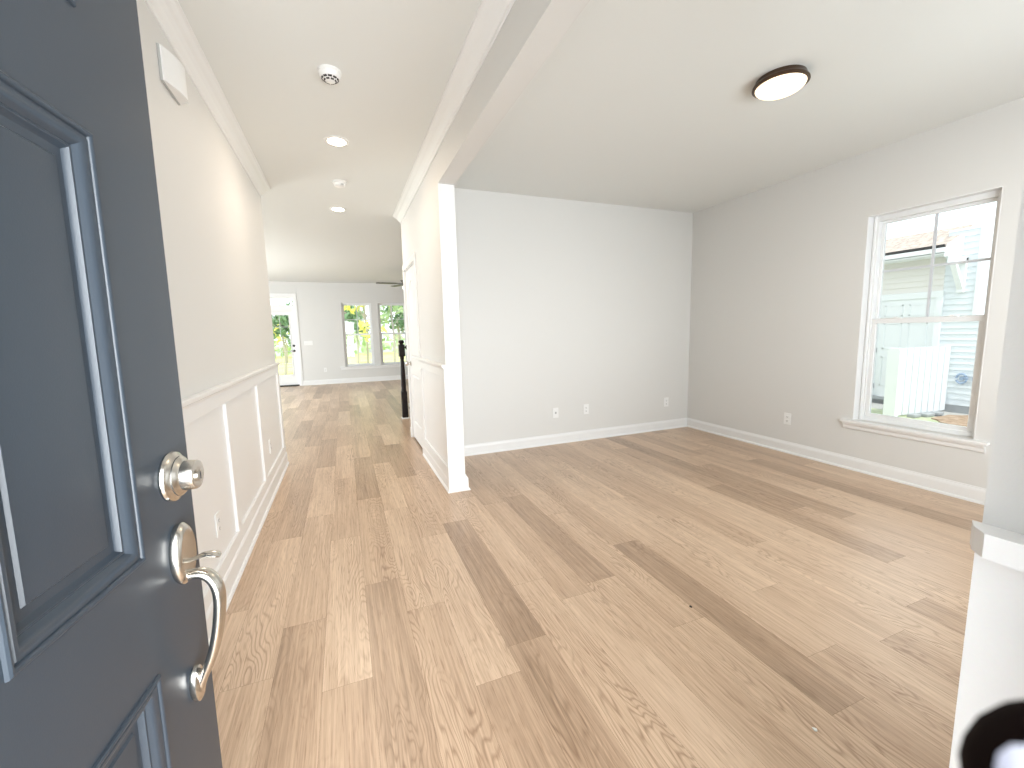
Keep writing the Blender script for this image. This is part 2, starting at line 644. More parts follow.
# stub wall by the entry on the right
XS = 0.72
struct(MB().box(XS, XB2, -0.02, 0.247, 0, BEAMZ), 'wall_entry_stub', WALL,
       'short wall end with a white rail at the right edge beside the entry', 'wall')

# ------------------------------------------------------------------ trim profiles
def base_prof(h=0.115, t=0.015, shoe=True):
    p = [(0, 0)]
    if shoe:
        p += [(t + 0.013, 0), (t + 0.012, 0.008), (t + 0.006, 0.017), (t, 0.019)]
    else:
        p += [(t, 0)]
    p += [(t, h - 0.03), (t * 0.8, h - 0.018), (t * 0.45, h - 0.008), (t * 0.4, h), (0, h)]
    return p


CROWN = [(0, H), (0, H - 0.082), (0.008, H - 0.082), (0.012, H - 0.070), (0.022, H - 0.062), (0.036, H - 0.046),
         (0.052, H - 0.032), (0.066, H - 0.024), (0.074, H - 0.018), (0.082, H - 0.012), (0.092, H - 0.010), (0.092, H)]

# living-room baseboards (path with the room to the left of travel)
m = MB().molding([(XC, 0.0), (XC, YD)], base_prof())
struct(m, 'baseboard_right', TRIM, 'white baseboard along the window wall', 'baseboard')
m = MB().molding([(XC - 0.0, YD), (XB2, YD)], base_prof())
struct(m, 'baseboard_back', TRIM, 'white baseboard along the back wall of the front room', 'baseboard')
m = MB().molding([(XB2, YD), (XB2, YC + 0.0), (XB, YC), (XB, DY0 - 0.068)], base_prof(0.125, 0.020))
bm_ = m
struct(bm_, 'baseboard_hall_right', TRIM, 'white baseboard wrapping the foot of the white post', 'baseboard')
m = MB().molding([(4.6, YE), (FD1 + 0.066, YE)], base_prof(0.13))
m.molding([(FD0 - 0.066, YE), (-4.2, YE)], base_prof(0.13))
struct(m, 'baseboard_far', TRIM, 'white baseboard along the far wall under the two windows', 'baseboard')

# crown moulding in the hall
m = MB().molding([(XA, YL), (XA, -0.02)], CROWN)
struct(m, 'trim_2', TRIM, 'white crown moulding along the left side of the hall ceiling', 'crown moulding')
m = MB().molding([(XB, -0.02), (XB, YR)], CROWN)
struct(m, 'trim_3', TRIM, 'white crown moulding along the right side of the hall ceiling', 'crown moulding')

# wainscot left
RAIL = [(0, ZR - 0.042), (0.018, ZR - 0.042), (0.021, ZR - 0.030), (0.034, ZR - 0.020), (0.036, ZR - 0.004), (0.032, ZR), (0, ZR)]
m = MB()
m.molding([(XA, YL + 0.002), (XA, -0.02)], RAIL)
m.box(XA, XA + 0.018, -0.02, YL, 0.95, ZR - 0.04, 0.002)
m.box(XA, XA + 0.018, -0.02, YL, 0.10, 0.20, 0.002)
for k, yc in enumerate((0.94, 1.86, 2.78, 3.70)):
    m.box(XA, XA + 0.018, yc - 0.043, yc + 0.043, 0.1995, 0.9505, 0.002)
m.box(XA, XA + 0.018, YL - 0.10, YL, 0.1995, 0.9505, 0.002)
m.box(XA, XA + 0.003, -0.019, YL - .001, 0.19, 0.96)
struct(m, 'trim_4', TRIM, 'white panelled wainscot with chair rail along the left hall wall', 'wainscot')
m = MB().molding([(XA, YL), (XA, -0.02)], base_prof(0.14, 0.026))
struct(m, 'baseboard_left', TRIM, 'white baseboard under the left hall wainscot', 'baseboard')

# wainscot right of the hall (between the post and the closet casing)
m = MB()
m.molding([(XB, YC), (XB, DY0 - 0.068)], RAIL)
m.box(XB - 0.018, XB, YC, DY0 - 0.068, 0.95, ZR - 0.04, 0.002)
m.box(XB - 0.017, XB, YC + .001, DY0 - 0.068, 0.02, 0.20, 0.002)
m.box(XB - 0.018, XB, YC, YC + 0.035, 0.1995, 0.9505, 0.002)
m.box(XB - 0.018, XB, DY0 - 0.165, DY0 - 0.068, 0.1995, 0.9505, 0.002)
m.box(XB - 0.003, XB, YC + .001, DY0 - 0.068, 0.19, 0.96)
struct(m, 'trim_5', TRIM, 'white wainscot panel between the white post and the closet door', 'wainscot')

# rail and panelling on the stub wall beside the entry
def stub_rail():
    path = [(XS, -0.02), (XS, 0.247)]
    m = MB()
    # flat cap with a clipped 45 degree far corner
    poly = [(XS, -0.02), (XS - 0.035, -0.02), (XS - 0.035, 0.232), (XS - 0.020, 0.247), (XS, 0.256), (XS, 0.247)]
    m.prism(poly, 'z', ZR - 0.030, ZR)
    poly2 = [(XS, -0.02), (XS - 0.019, -0.02), (XS - 0.019, 0.244), (XS, 0.247)]
    m.prism(poly2, 'z', 0.0, ZR - 0.030)
    return m


struct(stub_rail(), 'trim_6', TRIM, 'white rail cap and flat panel on the short wall at the right edge', 'trim')

# ------------------------------------------------------------------ front-room window
def double_hung(name, label, cat, x, y0, y1, z0, z1, axis, grid_upper=True, mid=None):
    """window in a wall; axis 'x': glass faces -X at depth x, spans y; axis 'y': faces -Y at depth x, spans along X"""
    def B(m, d0, d1, s0, s1, za, zb, bev=0.0):
        if axis == 'x':
            return m.box(x + d0, x + d1, s0, s1, za, zb, bev)
        return m.box(s0, s1, x + d0, x + d1, za, zb, bev)
    loc = (x, (y0 + y1) / 2, z0) if axis == 'x' else ((y0 + y1) / 2, x, z0)
    root = empty(name, loc, label, cat, kind='structure')
    mid = mid or (z0 + z1) / 2
    fw = 0.042
    m = MB()
    B(m, 0.0, 0.085, y0, y0 + fw, z0, z1, .002)
    B(m, 0.0, 0.085, y1 - fw, y1, z0, z1, .002)
    B(m, 0.0, 0.085, y0 + fw, y1 - fw, z1 - fw, z1, .002)
    B(m, 0.0, 0.085, y0 + fw, y1 - fw, z0, z0 + 0.035, .002)
    # inner stop ridges of the jambs
    B(m, -0.010, 0.004, y0 + 0.012, y0 + 0.026, z0, z1, .002)
    B(m, -0.010, 0.004, y1 - 0.026, y1 - 0.012, z0, z1, .002)
    child(m, 'window_frame', VINYL, root)
    a, b = y0 + fw, y1 - fw
    sw = 0.032
    # upper sash, set back
    m = MB()
    B(m, 0.046, 0.076, a, a + sw * .7, mid, z1 - fw, .002)
    B(m, 0.046, 0.076, b - sw * .7, b, mid, z1 - fw, .002)
    B(m, 0.047, 0.075, a + sw * .7, b - sw * .7, z1 - fw - 0.020, z1 - fw)
    B(m, 0.047, 0.075, a + sw * .7, b - sw * .7, mid - 0.012, mid + 0.022)
    up = child(m, 'upper_sash', VINYL, root)
    if grid_upper:
        m = MB()
        zc = (mid + 0.022 + z1 - fw - 0.020) / 2
        yc = (a + b) / 2
        B(m, 0.057, 0.067, yc - 0.009, yc + 0.009, mid + 0.02, z1 - fw - 0.01)
        B(m, 0.0575, 0.0665, a + .01, b - .01, zc - 0.009, zc + 0.009)
        child(m, 'grid_bars', GRID, root, parent=up)
    m = MB()
    B(m, 0.0595, 0.0640, a + .004, b - .004, mid, z1 - fw - 0.004)
    child(m, 'pane', GLASS, root, parent=up)
    # lower sash, in front
    m = MB()
    B(m, 0.010, 0.042, a, a + sw, z0 + 0.035, mid - 0.024, .002)
    B(m, 0.010, 0.042, b - sw, b, z0 + 0.035, mid - 0.024, .002)
    B(m, 0.011, 0.041, a + sw, b - sw, z0 + 0.035, z0 + 0.035 + 0.030)
    B(m, 0.006, 0.044, a, b, mid - 0.024, mid + 0.016, .002)
    lo = child(m, 'lower_sash', VINYL, root)
    m = MB()
    B(m, 0.0235, 0.0285, a + .004, b - .004, z0 + 0.05, mid - .01)
    child(m, 'pane', GLASS, root, parent=lo)
    for f in (0.25, 0.75):
        m = MB()
        yc = a + (b - a) * f
        B(m, 0.004, 0.042, yc - 0.030, yc + 0.030, mid + 0.014, mid + 0.022, .003)
        B(m, -0.002, 0.024, yc - 0.006, yc + 0.020, mid + 0.020, mid + 0.030, .003)
        child(m, 'sash_lock', VINYL, root, parent=lo)
    return root


w = double_hung('window_1', 'white double-hung window with four-pane upper sash in the front room', 'window',
                XC + 0.075, WY0, WY1, WZ0, WZ1, 'x')
m = MB()
m.box(XC - 0.045, XC + 0.075, WY0 - 0.085, WY1 + 0.085, WZ0 - 0.024, WZ0 - 0.001, 0.004, 2)
child(m, 'window_sill', TRIM, w)
m = MB()
m.prism([(XC, WZ0 - 0.024), (XC - 0.040, WZ0 - 0.024), (XC - 0.036, WZ0 - 0.036), (XC - 0.022, WZ0 - 0.050),
         (XC - 0.018, WZ0 - 0.075), (XC - 0.006, WZ0 - 0.086), (XC, WZ0 - 0.086)], 'y', WY0 - 0.066, WY1 + 0.066)
child(m, 'sill_apron', TRIM, w)
# bright painted returns of the opening
m = MB()
m.box(XC - 0.001, XC + 0.075, WY1 - 0.001, WY1 + 0.004, WZ0, WZ1 - .001)
m.box(XC - 0.001, XC + 0.075, WY0 - 0.004, WY0 + 0.001, WZ0, WZ1 - .001)
m.box(XC - 0.001, XC + 0.075, WY0, WY1, WZ1 - 0.001, WZ1 + .004)
child(m, 'window_jamb', TRIM, w)

# far windows
for i, (nm, (a, b), lb) in enumerate((('window_2', W1, 'left of the two far windows beside the light switches'),
                                      ('window_3', W2, 'right of the two far windows half hidden by the stair post'))):
    double_hung(nm, lb, 'window', YE + 0.055, a, b, FZ0, FZ1, 'y', mid=1.34)
m = MB().box(W1[0] - 0.14, W2[1] + 0.14, YE - 0.045, YE + 0.055, FZ0 - 0.028, FZ0, 0.003)
m.box(W1[0] - 0.12, W2[1] + 0.12, YE - 0.016, YE, FZ0 - 0.085, FZ0 - 0.028, 0.003)
struct(m, 'trim_7', TRIM, 'long white sill shared by the two far windows', 'sill')

# ------------------------------------------------------------------ patio door
def patio_door():
    root = empty('door_2', ((FD0 + FD1) / 2, YE, 0), 'white glazed patio door with transom at the far end of the hall', 'door',
                 kind='structure')
    m = MB()
    cw = 0.068
    m.box(FD1 - 0.004, FD1 + cw, YE - 0.018, YE, 0, FDZ - .004, .001)
    m.box(FD0 - cw, FD0 + 0.004, YE - 0.018, YE, 0, FDZ - .004, .001)
    m.box(FD0 - cw, FD1 + cw, YE - 0.019, YE, FDZ - 0.004, FDZ + cw, .003)
    child(m, 'casing', TRIM, root)
    m = MB()
    j = 0.03
    m.box(FD1 - j, FD1, YE, YE + FT, 0, FDZ)
    m.box(FD0, FD0 + j, YE, YE + FT, 0, FDZ)
    m.box(FD0 + j, FD1 - j, YE, YE + FT, FDZ - 0.045, FDZ)
    m.box(FD0 + j, FD1 - j, YE, YE + FT, 1.985, 2.135)
    child(m, 'door_frame', TRIM, root)
    m = MB().box(FD0 + j, FD1 - j, YE + 0.005, YE + FT, 0, 0.03, .003)
    child(m, 'threshold', BLACKM, root, label='dark threshold')
    m = MB().box(FD0 + j, FD1 - j, YE + 0.07, YE + 0.076, 2.135, FDZ - 0.045)
    child(m, 'transom_pane', GLASS, root)
    # slab with a full light
    a, b, z0, z1 = FD0 + j + .003, FD1 - j - .003, 0.035, 1.982
    gx0, gx1, gz0, gz1 = a + 0.115, b - 0.115, 0.30, 1.895
    y0, y1 = YE + 0.045, YE + 0.09
    m = MB()
    m.box(a, gx0, y0, y1, z0, z1).box(gx1, b, y0, y1, z0, z1).box(gx0, gx1, y0, y1, z0, gz0).box(gx0, gx1, y0, y1, gz1, z1)
    for (q0, q1, r0, r1) in ((gx0 - .012, gx0 + .012, gz0 - .012, gz1 + .012), (gx1 - .012, gx1 + .012, gz0 - .012, gz1 + .012),
                             (gx0 + .012, gx1 - .012, gz0 - .012, gz0 + .012), (gx0 + .012, gx1 - .012, gz1 - .012, gz1 + .012)):
        m.box(q0, q1, y0 - 0.01, y0, r0, r1, .003)
    sl = child(m, 'door_slab', TRIM, root)
    m = MB().box(gx0, gx1, y0 + .018, y0 + .024, gz0, gz1)
    child(m, 'pane', GLASS, root, parent=sl)
    m = MB()
    for xx in (gx0 + (gx1 - gx0) / 3, gx0 + 2 * (gx1 - gx0) / 3):
        m.box(xx - .005, xx + .005, y0 + .016, y0 + .026, gz0, gz1)
    for k in range(1, 5):
        zz = gz0 + (gz1 - gz0) * k / 5
        m.box(gx0, gx1, y0 + .0165, y0 + .0255, zz - .005, zz + .005)
    child(m, 'grid_bars', GRID, root, parent=sl)
    m = MB().lathe([(0.028, 0), (0.030, -0.006), (0.024, -0.014), (0.010, -0.028)], (b - 0.058, y0, 1.075), 'y', 20)
    child(m, 'deadbolt', BLACKM, root, parent=sl, smooth=True, label='black deadbolt')
    m = MB().lathe([(0.028, 0), (0.030, -0.006), (0.014, -0.012), (0.011, -0.045)], (b - 0.058, y0, 0.94), 'y', 20)
    m.tube([(b - 0.058, y0 - .04, .94), (b - 0.10, y0 - .042, .94), (b - 0.16, y0 - .038, .938)], [.010, .009, .008])
    child(m, 'door_handle', BLACKM, root, parent=sl, smooth=True, label='black lever handle')


patio_door()

# ------------------------------------------------------------------ closet door in the hall
def closet_door():
    root = empty('door_3', (XB, (DY0 + DY1) / 2, 0), 'white panelled closet door in the right wall of the hall', 'door', kind='structure')
    m = MB()
    cw = 0.066
    for (ya, yb) in ((DY0 - cw, DY0 + .004), (DY1 - .004, DY1 + cw)):
        m.box(XB - 0.017, XB, ya, yb, 0, DZ - .004, .001)
    m.box(XB - 0.018, XB, DY0 - cw, DY1 + cw, DZ - .004, DZ + cw, .003)
    m.box(XB - 0.024, XB, DY1 - .002, DY1 + cw + .006, 0, 0.125, .002)
    child(m, 'casing', TRIM, root)
    m = MB()
    m.box(XB, XB2, DY0, DY0 + .016, 0, DZ).box(XB, XB2, DY1 - .016, DY1, 0, DZ).box(XB, XB2, DY0, DY1, DZ - .016, DZ)
    child(m, 'door_frame', TRIM, root)
    # slab: face at XB+0.006, two panels, arched upper
    a, b, z0, z1 = DY0 + .019, DY1 - .019, 0.018, DZ - .019
    fx = XB + 0.006
    bm = bmesh.new()
    def ringpts(kind, ins):
        st = 0.115
        if kind == 'low':
            ya, yb, za, zb = a + st + ins, b - st - ins, 0.23 + ins, 0.83 - ins
            top = [(yb - (yb - ya) * t, zb) for t in [i / 12 for i in range(13)]]
        else:
            ya, yb, za, zb = a + st + ins, b - st - ins, 1.03 + ins, 1.80 - ins
            top = []
            for i in range(13):
                t = i / 12
                top.append((yb - (yb - ya) * t, zb + 0.115 * (math.sin(math.pi * t) ** 1.3)))
        return [(ya, za), (yb, za)] + top
    for kind in ('low', 'up'):
        prev = None
        for ins, dep in ((0.0, 0.0), (0.006, 0.009), (0.016, 0.011), (0.030, 0.004), (0.036, 0.003)):
            ring = [bm.verts.new((fx + dep, p[0], p[1])) for p in ringpts(kind, ins)]
            if prev:
                n = len(ring)
                for i in range(n):
                    bm.faces.new((prev[i], prev[(i + 1) % n], ring[(i + 1) % n], ring[i]))
            prev = ring
        bm.faces.new(prev)
    # field around the panels: outer face polygon pieces
    def strip(pts_in, zlo, zhi):
        # bottom edge pts_in[0:2], top = rest; build bands left, right, top, bottom
        pass
    low, up = ringpts('low', 0), ringpts('up', 0)
    V = lambda y, z: bm.verts.new((fx, y, z))
    yl, yr = low[0][0], low[1][0]
    def quad(y0_, y1_, q0, q1):
        bm.faces.new([V(y0_, q0), V(y1_, q0), V(y1_, q1), V(y0_, q1)])
    quad(a, yl, z0, z1)
    quad(yr, b, z0, z1)
    quad(yl, yr, z0, 0.23)
    quad(yl, yr, 0.83, 1.03)
    tops = up[2:]
    for i in range(len(tops) - 1):
        bm.faces.new([V(*tops[i]), V(*tops[i + 1]), V(tops[i + 1][0], z1), V(tops[i][0], z1)])
    for q in ((a, a), (b, b)):
        bm.faces.new([V(q[0], z0), V(q[0], z1), bm.verts.new((fx + .034, q[0], z1)), bm.verts.new((fx + .034, q[0], z0))])
    bm.faces.new([bm.verts.new((fx + .034, a, z0)), bm.verts.new((fx + .034, b, z0)), bm.verts.new((fx + .034, b, z1)), bm.verts.new((fx + .034, a, z1))])
    bmesh.ops.remove_doubles(bm, verts=bm.verts[:], dist=1e-5)
    mb = MB()
    mb.bm.free()
    mb.bm = bm
    sl = child(mb, 'door_slab', TRIM, root)
    for zc in (0.33, 1.86):
        m = MB().box(fx - 0.004, fx + .002, a - .004, a + .022, zc - .05, zc + .05).tube([(fx - .005, a - .004, zc - .052), (fx - .005, a - .004, zc + .052)], .007)
        child(m, 'hinge', NICKEL, root, parent=sl, label='dark metal hinge')
    m = MB().lathe([(0.030, 0), (0.031, -0.006), (0.012, -0.010), (0.011, -0.030), (0.022, -0.036), (0.029, -0.048), (0.026, -0.060), (0.012, -0.066)],
                   (fx, b - .062, 0.95), 'x', 20)
    child(m, 'door_knob', NICKEL, root, parent=sl, smooth=True, label='satin nickel knob')
    m = MB().box(fx + .034, fx + .05, a - .04, b + .04, 0, .01)
    m.bm.free()


closet_door()

# ------------------------------------------------------------------ entry door
def entry_door():
    th = R(6.0)
    u = Vector((math.sin(th), math.cos(th), 0))
    edge = Vector((-0.28, 0.919, 0))
    Wd = 0.914
    tilt = R(1.0)
    base = edge - u * (Wd + 1.07 * math.sin(tilt))
    root = empty('door_1', (base.x, base.y, 0.012), 'dark charcoal six-panel entry door standing open in the left foreground', 'door', kind='structure')
    root.rotation_mode = 'QUATERNION'
    root.rotation_quaternion = (Matrix.Rotation(R(90) - th, 3, 'Z') @ Matrix.Rotation(tilt, 3, 'Y')).to_quaternion()
    # local frame: x along the width (free edge at Wd), exterior face at y=0 looking to -y
    ST = 0.166
    MULL = 0.057
    cols = ((ST, Wd / 2 - MULL), (Wd / 2 + MULL, Wd - ST))
    dz = 0.0
    rows = ((0.23, 0.800), (0.982, 1.584), (1.738, 1.93))
    top = 2.032
    m = MB()
    T = 0.044
    def slab(m, x0, x1, z0, z1):
        m.box(x0, x1, 0, T, z0, z1)
    xs = [0, cols[0][0], cols[0][1], cols[1][0], cols[1][1], Wd]
    # one surface: front grid without the panel cells, back, sides
    zs = [0, rows[0][0], rows[0][1], rows[1][0], rows[1][1], rows[2][0], rows[2][1], top]
    bm = m.bm
    grid = [[bm.verts.new((x, 0, z)) for z in zs] for x in xs]
    for i in range(len(xs) - 1):
        for j in range(len(zs) - 1):
            if i in (1, 3) and j in (1, 3, 5):
                continue
            bm.faces.new((grid[i][j], grid[i + 1][j], grid[i + 1][j + 1], grid[i][j + 1]))
    bv = [bm.verts.new(p) for p in ((0, T, 0), (Wd, T, 0), (Wd, T, top), (0, T, top))]
    bm.faces.new(bv)
    bm.faces.new([grid[-1][j] for j in range(len(zs))] + [bv[2], bv[1]])
    bm.faces.new([grid[0][j] for j in range(len(zs))][::-1] + [bv[0], bv[3]])
    bm.faces.new([g[0] for g in grid] + [bv[1], bv[0]])
    bm.faces.new([g[-1] for g in grid] + [bv[2], bv[3]])
    m.build('door_slab', NAVY, root)
    prof = [(0.0, 0.0), (0.0008, 0.0035), (0.003, 0.0050), (0.0055, 0.0048), (0.0075, 0.0030), (0.0082, 0.0002), (0.0105, 0.0002), (0.0120, 0.0022),
            (0.0150, 0.0022), (0.0190, 0.0005), (0.0230, -0.0030), (0.0260, -0.0075), (0.0272, -0.0082), (0.0290, -0.0070), (0.0310, -0.0072),
            (0.0335, -0.0115), (0.0360, -0.0140), (0.0460, -0.0145), (0.0475, -0.0145), (0.0500, -0.0112), (0.0530, -0.0108)]
    for (x0, x1) in cols:
        for (z0, z1) in rows:
            q = MB().rings(x0, x1, z0, z1, prof, 0.0, -1)
            bmesh.ops.recalc_face_normals(q.bm, faces=q.bm.faces[:])
            q.build('door_panel', NAVY, root, smooth=True)
    # deadbolt
    c = (Wd - 0.066, 0.0, 1.080)
    m = MB().lathe([(0.041, 0.0), (0.0425, -0.004), (0.041, -0.008), (0.036, -0.011), (0.0335, -0.014), (0.0335, -0.016), (0.030, -0.019),
                    (0.0275, -0.021), (0.0255, -0.022), (0.0245, -0.038), (0.0235, -0.040), (0.020, -0.0405), (0.010, -0.0395)], c, 'y', 40)
    db = m.build('deadbolt', NICKEL, root, smooth=True)
    m = MB().lathe([(0.0095, -0.036), (0.0095, -0.0425), (0.0085, -0.0435)], (c[0], 0, c[2] - 0.002), 'y', 24)
    m.build('key_cylinder', NICKEL2, db, smooth=True)
    m = MB().box(c[0] - .0012, c[0] + .0012, -.0442, -.0425, c[2] - .008, c[2] + .004)
    m.build('keyhole', SLOT, db)
    # handle set
    hx, hz = Wd - 0.070, 0.945
    m = MB().lathe([(0.031, 0.0), (0.033, -0.004), (0.033, -0.009), (0.030, -0.014), (0.026, -0.0165), (0.022, -0.0155), (0.010, -0.0150)],
                   (hx, 0, hz), 'y', 40, 1.0, 1.62)
    hs = m.build('handle_rosette', NICKEL, root, smooth=True)
    # thumb latch: a thin blade curving out and slightly down
    m = MB().tube([(hx, -0.010, hz - .016), (hx, -0.022, hz - .013), (hx, -0.036, hz - .008), (hx, -0.048, hz - .008), (hx, -0.058, hz - .011), (hx, -0.062, hz - .014)],
                  [.0060, .0072, .0090, .0105, .0100, .0050], 14, ((1, 0, 0), 1.0, 0.42))
    m.build('thumb_latch', NICKEL, hs, smooth=True)
    # grip bow: springs out high up, then runs down straight to its foot
    ctrl = [(-0.010, 0.000), (-0.028, 0.003), (-0.043, -0.008), (-0.052, -0.030), (-0.054, -0.060), (-0.050, -0.100),
            (-0.043, -0.140), (-0.034, -0.175), (-0.023, -0.205), (-0.014, -0.228), (-0.009, -0.245)]
    rr_ = [0.0125, 0.0130, 0.0135, 0.0140, 0.0140, 0.0138, 0.0132, 0.0124, 0.0116, 0.0112, 0.0110]
    zt_ = hz - 0.042
    pts, rad = [], []
    for i in range(len(ctrl) - 1):
        p0, p1, p2, p3 = ctrl[max(i - 1, 0)], ctrl[i], ctrl[i + 1], ctrl[min(i + 2, len(ctrl) - 1)]
        for k in range(4):
            t = k / 4
            q = []
            for c_ in (0, 1):
                q.append(0.5 * (2 * p1[c_] + (p2[c_] - p0[c_]) * t + (2 * p0[c_] - 5 * p1[c_] + 4 * p2[c_] - p3[c_]) * t * t +
                                (3 * p1[c_] - p0[c_] - 3 * p2[c_] + p3[c_]) * t ** 3))
            pts.append((hx, q[0], zt_ + q[1] * .865))
            rad.append(rr_[i] + (rr_[i + 1] - rr_[i]) * t)
    pts.append((hx, ctrl[-1][0], zt_ + ctrl[-1][1] * .865))
    rad.append(rr_[-1])
    m = MB().tube(pts, rad, 18, ((1, 0, 0), 1.0, 0.66))
    m.build('grip', NICKEL, root, smooth=True)
    m = MB().lathe([(0.016, 0.0), (0.0185, -0.004), (0.018, -0.010), (0.014, -0.014), (0.006, -0.0155)], (hx, 0, hz - 0.243), 'y', 32, 1.0, 1.8)
    m.build('grip_foot', NICKEL, root, smooth=True)


entry_door()

# ------------------------------------------------------------------ ceiling fittings
def recessed(x, y, label):
    root = empty('recessed_light', (x, y, H), label, 'ceiling light', 'recessed lights along the hall ceiling')
    m = MB().lathe([(0.062, -0.001), (0.064, -0.006), (0.080, -0.007), (0.088, -0.004), (0.089, 0.0)], (x, y, H), 'z', 40)
    child(m, 'trim_ring', PLASTIC, root, smooth=True)
    m = MB().lathe([(0.063, -0.0065), (0.060, -0.009), (0.0, -0.0095)][:2] + [(0.002, -0.0095)], (x, y, H), 'z', 40)
    child(m, 'lens', LENS, root, smooth=True, label='glowing warm white lens')
    d = bpy.data.lights.new('recessed_lamp', 'AREA')
    d.shape = 'DISK'
    d.size = 0.11
    d.energy = 8.0
    d.color = (1.0, 0.84, 0.68)
    o = bpy.data.objects.new('recessed_lamp', d)
    COL.objects.link(o)
    o.parent = root
    o.location = (0, 0, -0.012)


recessed(0.052, 3.548, 'glowing recessed ceiling light nearer the camera, just past the vented smoke alarm')
recessed(0.043, 5.361, 'glowing recessed ceiling light farther down the hall, beyond the small detector')


def smoke_alarm(x, y):
    root = empty('smoke_alarm', (x, y, H), 'white domed smoke alarm with black vent slots, nearest on the hall ceiling', 'smoke alarm')
    m = MB().lathe([(0.060, 0.0), (0.060, -0.010), (0.055, -0.013), (0.054, -0.030), (0.050, -0.037), (0.047, -0.038), (0.030, -0.050), (0.014, -0.056), (0.004, -0.057)],
                   (x, y, H), 'z', 40)
    b = child(m, 'body', PLASTIC, root, smooth=True)
    for (r, z, nn, hw, ht) in ((0.0415, -0.0420, 10, 0.0100, 0.0035), (0.0300, -0.0505, 8, 0.0082, 0.003)):
        m = MB()
        for k in range(nn):
            a = 2 * math.pi * (k + .5) / nn
            ca, sa = math.cos(a), math.sin(a)
            pts = []
            for (dr, dt, dzz) in ((-ht, -hw, .0), (ht, -hw, .0), (ht, hw, .0), (-ht, hw, .0)):
                rr = r + dr
                slope = 0.72 if r > .035 else 0.62
                zz = H + z + dr * slope - 0.0012
                pts.append((x + ca * rr - sa * dt, y + sa * rr + ca * dt, zz))
            v, f = m._add(pts, [(0, 1, 2, 3)])
            ext = bmesh.ops.extrude_face_region(m.bm, geom=f)
            bmesh.ops.translate(m.bm, verts=[g for g in ext['geom'] if isinstance(g, bmesh.types.BMVert)], vec=(0, 0, 0.004))
        child(m, 'vent_slots', SLOT, root, parent=b, label='black vent slots')


smoke_alarm(0.028, 2.665)


def small_detector(x, y):
    root = empty('smoke_detector', (x, y, H), 'small white round detector between the two recessed lights', 'smoke detector')
    m = MB().lathe([(0.066, 0.0), (0.066, -0.008), (0.062, -0.011), (0.054, -0.012), (0.052, -0.026), (0.046, -0.038), (0.030, -0.044), (0.004, -0.045)],
                   (x, y, H), 'z', 36)
    b = child(m, 'body', PLASTIC, root, smooth=True)
    m = MB().box(x + .008, x + .034, y - .050, y - .040, H - .036, H - .026)
    child(m, 'vent_slot', GREYSLOT, root, parent=b)


small_detector(0.065, 4.443)


def flush_light(x, y):
    root = empty('flush_ceiling_light', (x, y, H), 'round bronze-rimmed flush light with glowing frosted glass on the front-room ceiling', 'ceiling light')
    m = MB().lathe([(0.128, 0.0), (0.130, -0.004), (0.133, -0.018), (0.140, -0.026), (0.146, -0.034), (0.146, -0.040), (0.138, -0.044), (0.130, -0.044)],
                   (x, y, H), 'z', 56)
    child(m, 'rim', BRONZE, root, smooth=True, label='dark bronze rim')
    prof = [(0.131, -0.040)]
    for i in range(1, 13):
        a = i / 12 * math.pi / 2
        prof.append((max(0.131 * math.cos(a), 0.002), -0.040 - 0.046 * math.sin(a)))
    m = MB().lathe(prof, (x, y, H), 'z', 56)
    child(m, 'glass_bowl', DOME, root, smooth=True, label='glowing frosted glass bowl')
    d = bpy.data.lights.new('bowl_lamp', 'AREA')
    d.shape = 'DISK'
    d.size = 0.24
    d.energy = 6.0
    d.color = (1.0, 0.82, 0.6)
    o = bpy.data.objects.new('bowl_lamp', d)
    COL.objects.link(o)
    o.parent = root
    o.location = (0, 0, -0.10)


flush_light(2.475, 1.875)


# door chime high on the left wall
def chime():
    y0, y1, z0, z1 = 2.345, 2.555, 2.408, 2.548
    root = empty('door_chime', (XA, (y0 + y1) / 2, z0), 'white curved door chime box high on the left hall wall', 'door chime')
    m = MB().box(XA, XA + 0.010, y0 - 0.003, y1 + .003, z0 - .003, z1 + .003, .002)
    child(m, 'back_plate', GREYSLOT, root)
    poly = [(XA + 0.009, y0), (XA + 0.016, y0)]
    for i in range(1, 13):
        t = i / 12
        poly.append((XA + 0.016 + 0.038 * math.sin(t * math.pi / 2), y0 + (y1 - y0) * 0.72 * t))
    poly += [(XA + 0.050, y0 + (y1 - y0) * 0.82), (XA + 0.042, y0 + (y1 - y0) * 0.90), (XA + 0.009, y1)]
    m = MB().prism(poly, 'z', z0, z1)
    child(m, 'cover', PLASTIC, root, smooth=True)


chime()

